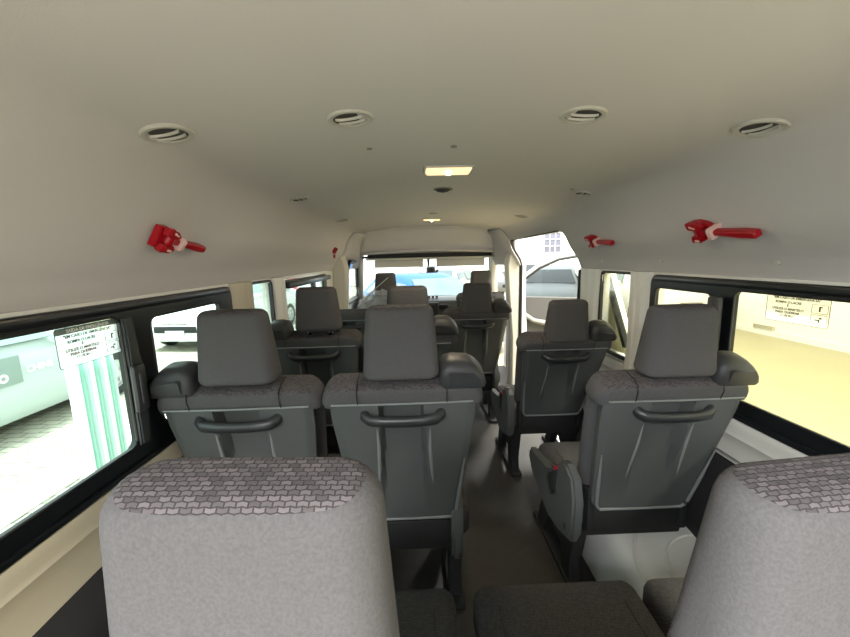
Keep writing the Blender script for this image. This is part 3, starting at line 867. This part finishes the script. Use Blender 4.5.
o = obj('plastic_cover', bm, pm, smooth=20, loc=(-.44, 3.62, 0)); tag(o, 'crinkled clear plastic film draped over the driver seat', 'plastic film')
bm = NB(); tube(bm, [(-.60, 3.34, .93), (-.50, 3.31, 1.02), (-.37, 3.30, 1.125)], .010, 6, flat=.3)
o = obj('film_strap', bm, mat('film_strap', (215, 220, 220), .4)); tag(o, 'white strap running diagonally across the driver headrest', 'strap')

# ---------------------------------------------------------------- stickers on the windows
def text_bm(bm, s, size, Mx, align='CENTER', bold=.0):
    cu = bpy.data.curves.new('txt', 'FONT'); cu.body = s; cu.size = size; cu.align_x = align; cu.extrude = .0003; cu.offset = bold
    o = bpy.data.objects.new('txt', cu); C.objects.link(o)
    dg = bpy.context.evaluated_depsgraph_get(); me = bpy.data.meshes.new_from_object(o.evaluated_get(dg))
    b2 = NB(); b2.from_mesh(me); bmesh.ops.transform(b2, matrix=Mx, verts=b2.verts[:]); me2 = bpy.data.meshes.new('t'); b2.to_mesh(me2); b2.free()
    bm.from_mesh(me2); bpy.data.objects.remove(o); bpy.data.meshes.remove(me); bpy.data.meshes.remove(me2); bpy.data.curves.remove(cu)
M['stk_bg'] = bpy.data.materials.new('sticker_film'); M['stk_bg'].use_nodes = True
tt = M['stk_bg'].node_tree
for n in list(tt.nodes): tt.nodes.remove(n)
oo = tt.nodes.new('ShaderNodeOutputMaterial'); tr = tt.nodes.new('ShaderNodeBsdfTransparent'); df = tt.nodes.new('ShaderNodeBsdfTranslucent'); df.inputs[0].default_value = (.9, .9, .9, 1)
m2 = tt.nodes.new('ShaderNodeMixShader'); m2.inputs[0].default_value = .35
tt.links.new(tr.outputs[0], m2.inputs[1]); tt.links.new(df.outputs[0], m2.inputs[2]); tt.links.new(m2.outputs[0], oo.inputs[0])
M['ink'] = mat('sticker_ink', (44, 44, 46), .7); M['inkred'] = mat('sticker_red_ink', (130, 44, 50), .7); M['band'] = mat('sticker_band', (116, 132, 128), .7); M['white'] = mat('sticker_white', (240, 245, 242), .7)
def sticker(s, yc, zc, wd, ht, label):
    t = thing('emergency_exit_sticker', label, 'sticker', group='emergency exit window stickers')
    u = Vector((0, 1, 0)) if s < 0 else Vector((0, -1, 0)); v = Vector((0, 0, 1)); n = u.cross(v)
    t.matrix_world = Matrix.Translation((s*.884, yc, zc)) @ Matrix((u, v, n)).transposed().to_4x4()
    bm = NB(); lp = rr(wd, ht, .006); loft(bm, [[(x, y, 0) for x, y in lp], [(x, y, .0004) for x, y in lp]]); obj('backing_film', bm, M['stk_bg'], t, smooth=0)
    bm = NB(); tube(bm, [(x, y, .0006) for x, y in rr(wd, ht, .006)], .0007, 6, closed=True); obj('border_line', bm, M['ink'], t)
    bm = NB(); box(bm, (0, ht/2-.007, .0006), (wd*.985, .0125, .0004)); obj('title_band', bm, M['band'], t)
    T = lambda x, y: Matrix.Translation((x, y, .001))
    bm = NB(); text_bm(bm, 'SAÍDA DE EMERGÊNCIA', .0105, T(0, ht/2-.0108), bold=.0002); obj('title_lettering', bm, M['white'], t, smooth=0)
    bm = NB(); text_bm(bm, '"EM CASO DE EMERGÊNCIA"', .0098, T(-.002, ht/2-.0225), bold=.0002)
    for k, ln in enumerate(('ROMPA O LACRE', 'E')): text_bm(bm, ln, .0092, T(-wd*.13, ht/2-.0345-.0085*k), bold=.0002)
    obj('lettering', bm, M['ink'], t, smooth=0)
    bm = NB()
    for k, ln in enumerate(('UTILIZE O MARTELO', 'PARA QUEBRAR', 'O VIDRO')): text_bm(bm, ln, .0092, T(-wd*.13, ht/2-.053-.0092*k), bold=.0002)
    obj('lettering', bm, M['inkred'] if s < 0 else M['ink'], t, smooth=0)
    bm = NB()
    for cy in (ht/2-.040, ht/2-.066):
        tube(bm, [(wd*.36+x, cy+y, .001) for x, y in rr(wd*.23, .022, .003)], .0005, 5, closed=True)
    box(bm, (wd*.36, ht/2-.040, .001), (.004, .013, .0004)); box(bm, (wd*.36+.003, ht/2-.035, .001), (.006, .003, .0004))
    box(bm, (wd*.36-.004, ht/2-.068, .001), (.010, .003, .0004), Matrix.Translation((0, 0, 0))); box(bm, (wd*.36+.004, ht/2-.063, .001), (.006, .004, .0004)); box(bm, (wd*.36+.001, ht/2-.070, .001), (.003, .008, .0004))
    obj('pictogram', bm, M['ink'], t)
    return t
sticker(-1, .858, 1.109, .165, .086, 'emergency exit sticker with grey title band on the left rear window')
sticker(1, .952, 1.127, .165, .086, 'emergency exit sticker on the right rear window before the yellowish floor')

# ---------------------------------------------------------------- outside
GZ = -.55
def brickfloor(name, c1, c2, mort, scale, rough=.8, rot=0.0, bw=.5, rh=.25, ms=.02):
    m, t, p = nodes(name); co = t.nodes.new('ShaderNodeTexCoord'); mp = t.nodes.new('ShaderNodeMapping'); mp.inputs['Rotation'].default_value = (0, 0, rot)
    b = t.nodes.new('ShaderNodeTexBrick'); b.inputs['Scale'].default_value = scale; b.inputs['Color1'].default_value = lin(*c1); b.inputs['Color2'].default_value = lin(*c2); b.inputs['Mortar'].default_value = lin(*mort)
    b.inputs['Brick Width'].default_value = bw; b.inputs['Row Height'].default_value = rh; b.inputs['Mortar Size'].default_value = ms
    ns = t.nodes.new('ShaderNodeTexNoise'); ns.inputs['Scale'].default_value = 6
    ad = t.nodes.new('ShaderNodeVectorMath'); ad.operation = 'MULTIPLY_ADD'; ad.inputs[1].default_value = (.06, .06, 0)
    t.links.new(co.outputs['Object'], ns.inputs['Vector']); t.links.new(ns.outputs['Color'], ad.inputs[0]); t.links.new(co.outputs['Object'], ad.inputs[2])
    t.links.new(ad.outputs[0], mp.inputs['Vector']); t.links.new(mp.outputs[0], b.inputs['Vector']); t.links.new(b.outputs['Color'], p.inputs['Base Color'])
    p.inputs['Roughness'].default_value = rough
    return m
M['pave'] = brickfloor('brick_paving', (176, 172, 158), (160, 156, 143), (112, 108, 98), 1.0, bw=.22, rh=.11, ms=.008)
M['tile'] = brickfloor('showroom_tile', (180, 168, 128), (176, 164, 125), (158, 148, 112), 1.0, .35, bw=.6, rh=.6, ms=.003)
M['roomwall'] = mat('showroom_wall', (224, 223, 214), .8)
M['extwhite'] = mat('white_facade', (238, 238, 234), .8)
bm = NB(); box(bm, (-8, 12, GZ-.05), (17.8, 44, .1)); struct(obj('ground_paving', bm, M['pave']))
bm = NB(); box(bm, (8.35, 12, GZ-.05), (14.9, 44, .1)); struct(obj('ground_tiles', bm, M['tile']))
bm = NB(); box(bm, (7.6, 3, 1.6), (.2, 26, 4.3)); o = obj('wall_showroom', bm, M['roomwall']); struct(o)
bm = NB(); box(bm, (7.485, 3, GZ+.06), (.03, 26, .12)); struct(obj('baseboard_right', bm, M['roomwall']))
bm = NB(); box(bm, (4.6, 1.0, 3.85), (6.2, 18, .2)); struct(obj('ceiling_showroom_shade', bm, M['extwhite']))  # unseen roof added to keep sun and sky off the right side
for y in (-3, 1.5, 6):  # unseen lamps added to light the showroom floor and the wheel housing
    t = thing('ceiling_fill_light', 'added unseen fill lamp over the showroom outside the right windows', 'lamp', (2.5, y, 3.715), group='added showroom fill lamps')
    bm = NB(); box(bm, (0, 0, 0), (.3, 2.0, .06), bev=.01); obj('fill_lamp_housing', bm, M['extwhite'], t)
    bm = NB(); box(bm, (0, 0, -.035), (.24, 1.9, .012)); obj('fill_lamp_diffuser', bm, emit_mat('fill_diffuser', (1, .93, .74), 3), t)
    ld = bpy.data.lights.new('showroom_fill', 'AREA'); ld.energy = 200; ld.color = (1, .97, .90); ld.shape = 'RECTANGLE'; ld.size = .24; ld.size_y = 1.9
    lo = bpy.data.objects.new('showroom_fill', ld); C.objects.link(lo); lo.parent = t; lo.location = (0, 0, -.06)
bm = NB(); box(bm, (0, 27, 3.0), (40, .3, 7)); struct(obj('wall_far_building', bm, M['extwhite']))
bm = NB(); box(bm, (-13, 12, 1.8), (.3, 40, 4.8)); struct(obj('wall_left_building', bm, M['extwhite']))
bm = NB(); box(bm, (-3.3, 3.2, GZ+.02), (.35, 9, .04), bev=.01); o = obj('trim_bright_strip', bm, M['extwhite']); struct(o)  # white strip stands in for the bright reflection/ledge below the left window

def make_car(label, loc, rotz, rgb, glass=(60, 70, 72), hgt=1.0, group='parked cars outside', plate=True):
    """hatchback, nose towards local -y"""
    t = thing('parked_car', label, 'car', loc, rotz, group)
    pm = mat('car_paint', rgb, .45, coat=.15); gm = mat('car_glass', glass, .08); 
    # sections along y: (y, half width, z low, z belt, z roof, half width roof)
    S = [(-2.12, .62, .34, .60, .62, .55), (-2.06, .74, .24, .70, .73, .66), (-1.85, .83, .20, .80, .83, .72), (-1.45, .88, .20, .90, .93, .76), (-1.02, .89, .20, .96, .99, .76),
         (-.35, .89, .20, .97, 1.40, .62), (.1, .89, .20, .98, 1.49, .62), (.8, .89, .20, .99, 1.49, .61), (1.45, .88, .22, 1.0, 1.43, .59), (1.90, .86, .26, 1.0, 1.10, .66), (2.05, .80, .30, .92, .95, .66), (2.10, .68, .36, .80, .82, .56)]
    def loop(s, d=0):
        y, w_, zl, zb, zr, wr = s; zr *= hgt if zr > 1.05 else 1
        half = [(w_*.92, zl), (w_, zl+.12), (w_+.01, (zl+zb)/2), (w_-.01, zb-.06), (w_-.05, zb), (wr+.03, zr-.06), (wr-.06, zr), (wr*.5, zr+.018)]
        return [(x, y, z) for x, z in half]+[(-x, y, z) for x, z in half[::-1]]
    bm = NB(); loft(bm, [loop(s) for s in S]); obj('car_body', bm, pm, t, smooth=40)
    # glass panels set just proud of the body
    bm = NB(); hw = .70
    def bar(y0, z0, w0, y1, z1, w1, off):
        bm.faces.new([bm.verts.new(p) for p in ((-w0, y0-off, z0+off), (w0, y0-off, z0+off), (w1, y1-off, z1+off), (-w1, y1-off, z1+off))])
    bar(-.96, 1.035, .70, -.38, 1.37*hgt+.03, .56, .012); o = obj('windscreen', bm, gm, t, smooth=0); so = o.modifiers.new('s', 'SOLIDIFY'); so.thickness = .01
    bm = NB(); bm.faces.new([bm.verts.new(p) for p in ((-.62, 1.91, 1.12), (.62, 1.91, 1.12), (.54, 1.49, 1.42*hgt), (-.54, 1.49, 1.42*hgt))]); o = obj('rear_window', bm, gm, t, smooth=0); so = o.modifiers.new('s', 'SOLIDIFY'); so.thickness = .012
    for sx in (-1, 1):
        for a, b in ((-.55, .30), (.36, 1.05), (1.11, 1.5)):
            bm = NB()
            def P(y, top):
                zt = (1.34 if y > -.3 else 1.34-.35*(-.3-y)/.5)*hgt
                if y > 1.3: zt -= .12
                return (sx*((.655 if top else .838)+.012), y, zt if top else 1.03)
            bm.faces.new([bm.verts.new(P(a, 0)), bm.verts.new(P(b, 0)), bm.verts.new(P(b, 1)), bm.verts.new(P(a+(.18 if a < 0 else 0), 1))])
            o = obj('side_window', bm, gm, t, smooth=0); so = o.modifiers.new('s', 'SOLIDIFY'); so.thickness = .02
        for y in (-1.32, 1.28):
            bm = NB(); Mx = Matrix.Translation((sx*.80, y, .32)) @ Matrix.Rotation(PI/2, 4, 'Y')
            lathe(bm, [(.20, -.10), (.30, -.10), (.32, -.07), (.32, .07), (.30, .10), (.20, .10)], 28, Mx)
            wl_ = obj('wheel', bm, M['rubber'], t)
            bm = NB(); lathe(bm, [(.001, .085), (.06, .09), (.20, .075), (.21, .10)], 24, Matrix.Translation((sx*.80, y, .32)) @ Matrix.Rotation(sx*PI/2, 4, 'Y')); 
            for k in range(5):
                a = 2*PI*k/5; box(bm, (.12*math.cos(a), .12*math.sin(a), .095), (.05, .05, .02), Matrix.Translation((sx*.80, y, .32)) @ Matrix.Rotation(sx*PI/2, 4, 'Y'))
            obj('wheel_rim', bm, mat('rim', (190, 192, 194), .3, .8), wl_)
        bm = NB(); loft(bm, [[(sx*(.62+x), -2.075+.10*abs(x+.15)*(1), .66+z) for x, z in rr(.28, .13, .05)], [(sx*(.60+x), -1.9, .68+z) for x, z in rr(.24, .11, .05)]]); obj('headlight', bm, mat('lamp_glass', (215, 220, 222), .1, .3), t)
        bm = NB(); box(bm, (sx*.74, 2.02, .84), (.20, .10, .16), bev=.03); obj('tail_light', bm, M['red'], t)
        bm = NB(); loft(bm, [[(sx*(.98+x), -.50, 1.04+z) for x, z in rr(.19, .12, .05)], [(sx*(.97+x), -.62, 1.04+z) for x, z in rr(.13, .08, .03)]]); obj('wing_mirror', bm, pm, t, bevel=.01)
    bm = NB(); box(bm, (0, -2.115, .50), (.95, .05, .14), bev=.02)
    obj('grille', bm, M['matteblack'], t)
    bm = NB(); box(bm, (0, -2.10, .62), (.55, .06, .04), bev=.01); obj('bonnet_trim', bm, M['metal'], t)
    bm = NB(); box(bm, (0, -2.145, .42), (.42, .02, .12), bev=.004); obj('number_plate', bm, mat('plate', (205, 208, 208), .5), t)
    return t
make_car('silver car parked outside the left rear window beyond the brick paving', (-5.35, 3.9, GZ), PI, (172, 182, 180), (140, 158, 156))
make_car('white car outside the small front pane of the left rear window', (-4.9, 9.8, GZ), -.12, (225, 228, 228), (150, 165, 165))
make_car('blue car parked ahead of the windshield', (.1, 8.4, GZ), .5, (20, 84, 150), (96, 112, 120))
make_car('white car parked ahead of the windshield behind the blue one', (.9, 14.0, GZ), -.45, (190, 194, 194), (84, 96, 98))
make_car('nearer silver car seen through the open sliding doorway, with big headlights', (4.2, 11.7, GZ), -.40, (96, 102, 104), (46, 50, 52))
make_car('farther silver car seen through the sliding doorway above the nearer silver one', (5.4, 18.6, GZ), -.55, (104, 108, 110), (50, 54, 56))
make_car('white car beyond the small front pane of the right rear window', (6.5, 10.8, GZ), 0, (228, 228, 222), (120, 128, 126))

# plate and lettering on the door of the silver car at the left
t = thing('door_sign', 'grey sign panel with a white letter O on the silver car outside the left window', 'sign', (-4.43, 3.74, .22))
bm = NB(); box(bm, (0, 0, 0), (.012, .5, .30), bev=.004); obj('sign_panel', bm, mat('sign_grey', (126, 140, 136), .5), t)
RX = Matrix(((0, 0, 1), (1, 0, 0), (0, 1, 0))).to_4x4()
bm = NB(); text_bm(bm, 'O', .11, Matrix.Translation((.008, .06, -.10)) @ RX, bold=.006); obj('sign_lettering', bm, M['white'], t, smooth=0)
bm = NB(); text_bm(bm, 'CHINE', .10, Matrix.Translation((-4.425, 4.19, .155)) @ RX, bold=.003); o = obj('car_lettering', bm, M['white'], smooth=0); tag(o, 'white lettering on the silver car side outside the left rear window', 'lettering')

# folding glass panels at the left
t = thing('folding_glass_door', 'stack of folded greenish glass door panels standing outside the left rear window', 'glass door', (-2.05, 2.12, GZ), 0)
M['teal'] = mat('teal_glass', (140, 190, 177), .2); M['teal2'] = mat('pale_teal_glass', (190, 220, 211), .25)
for k in range(9):
    Mx = Matrix.Translation((-.012*k, -.085+.045*k, .66)) @ Matrix.Rotation(.5, 4, 'Z')
    bm = NB(); box(bm, (0, 0, 0), (.05, .034 if k % 3 else .05, 1.32), Mx, bev=.006); obj('door_panel', bm, (M['extwhite'], M['teal'], M['teal2'])[k % 3], t)
# cream column and red banners at the left
bm = NB(); box(bm, (-4.8, 5.6, .9), (.3, .3, 2.9), bev=.02); box(bm, (-4.8, 5.6, -.45), (.4, .4, .2), bev=.02)
o = obj('square_column', bm, mat('cream_column', (222, 216, 180), .7)); tag(o, 'square cream column outside the small front pane of the left rear window', 'column')
def banner(x, y, z, wd, ht, rz, rgb, label, txt=None):
    t = thing('wall_banner', label, 'banner', (x, y, z), rz, 'banners on the building outside left')
    bm = NB(); box(bm, (0, 0, 0), (wd, .03, ht), bev=.005); obj('banner_sheet', bm, mat('banner', rgb, .6), t)
    bm = NB()
    for k in range(4):
        box(bm, (random.uniform(-.1, .1)*wd, -.02, ht*(.32-.2*k)), (wd*random.uniform(.45, .75), .012, ht*.06))
    obj('banner_print', bm, M['white'], t)
banner(-4.42, 13.0, .0, .34, 1.5, .3, (214, 66, 82), 'red printed banner seen through the far left window')
banner(-4.75, 13.3, .5, .3, .25, .3, (120, 130, 130), 'grey sign board seen left of the red banner through the far left window')
# windows of the far building
bm_ = None
t = thing('facade_window', 'grid window high on the white building seen through the open sliding doorway', 'window', (9.75, 26.8, 2.2))
bm = NB(); box(bm, (0, 0, 0), (1.3, .06, 1.5), bev=.01); obj('glazing', bm, mat('pale_glazing', (112, 114, 130), .4), t)
bm = NB()
for k in range(4): box(bm, (-.6+.4*k, -.04, 0), (.04, .05, 1.5))
for k in range(4): box(bm, (0, -.04, -.7+.47*k), (1.3, .05, .04))
obj('window_grid', bm, M['extwhite'], t)
t = thing('wall_vent_plate', 'small grey vent plate low on the showroom wall outside the right rear window', 'vent', (7.49, 7.8, -.40), 0)
bm = NB(); box(bm, (0, 0, 0), (.03, .5, .13), bev=.01); obj('vent_plate', bm, mat('plate_beige', (196, 188, 160), .6), t)
bm = NB()
for k in range(4): box(bm, (-.017, 0, -.045+.03*k), (.008, .44, .008))
obj('vent_slats', bm, M['ventclip'], t)

# opened front passenger door, swung out
t = thing('front_door', 'opened front passenger door swung outwards, seen through the sliding doorway', 'car door', (.93, 4.42, 0), 0)
ang = math.radians(-24)      # from +x towards -y
D = Matrix.Rotation(ang, 4, 'Z')
def dob(name, bm, m, parent=t, **k):
    bmesh.ops.transform(bm, matrix=D, verts=bm.verts[:]); return obj(name, bm, m, parent, **k)
bm = NB(); prism(bm, [(0, -.25), (1.0, -.25), (1.02, .3), (1.02, .785), (.0, .785)], 1, .0, .10, .012); dob('door_shell', bm, M['paint'])
bm = NB(); prism(bm, [(.04, -.15), (.94, -.15), (.97, .3), (.97, .81), (.42, .81), (.30, .81), (.16, .81), (.04, .81)], 1, -.045, .03, .012); dob('door_panel', bm, mat('door_card', (84, 82, 78), .7))
bm = NB(); tube(bm, [(.10, -.06, .64), (.24, -.075, .62), (.36, -.075, .54), (.60, -.075, .50), (.85, -.07, .50)], [.02, .03, .03, .035, .03], 10); dob('armrest', bm, mat('armrest_grey', (126, 124, 118), .6))
bm = NB(); box(bm, (.20, -.055, .54), (.14, .02, .07), bev=.008); box(bm, (.20, -.07, .54), (.09, .012, .02), bev=.004); dob('door_handle', bm, M['plasticdark'])
bm = NB(); box(bm, (.45, -.06, .20), (.7, .03, .14), bev=.02); dob('door_pocket', bm, M['plasticdark'])
fr = [(.02, .80), (.06, .86), (.20, 1.02), (.40, 1.17), (.62, 1.265), (.85, 1.30), (.97, 1.30), (1.0, 1.27), (1.015, .80)]
bm = NB(); tube(bm, [(x, .05, z) for x, z in fr], .026, 8); dob('window_frame', bm, M['paint'])
bm = NB(); tube(bm, [(x*.96+.02, .02, z-.03 if z > .81 else z) for x, z in fr], .014, 8); dob('rubber_seal', bm, M['rubber'])
bm = NB(); bm.faces.new([bm.verts.new((x, .05, z)) for x, z in fr]); dob('glass_pane', bm, M['glassF'], smooth=0)
bm = NB(); loft(bm, [[(.08+x, .24, .93+z) for x, z in rr(.17, .26, .05)], [(.08+x, .32, .93+z) for x, z in rr(.13, .2, .05)]]); box(bm, (.10, .15, .86), (.05, .2, .04)); dob('wing_mirror', bm, M['matteblack'], bevel=.01)

# slid-back sliding door outside the right wall
t = thing('sliding_door', 'slid-back cream sliding door with slanted black seal outside the narrow right window', 'car door', (.985, 1.65, 0))
bm = NB()
prism(bm, [(.62, -.1), (.66, .7), (.64, 1.0), (.62, 1.26), (.47, 1.26), (.44, 1.14), (.22, .80), (.15, .70), (-.5, .70), (-.5, -.1)], 0, -.015, .03, .008)
obj('door_body', bm, mat('cream_door_paint', (232, 228, 196), .4), t)
bm = NB(); tube(bm, [(-.02, .462, 1.25), (-.02, .43, 1.14), (-.02, .32, .965), (-.02, .21, .80)], [.014, .018, .02, .02], 8); obj('door_seal', bm, M['rubber'], t)
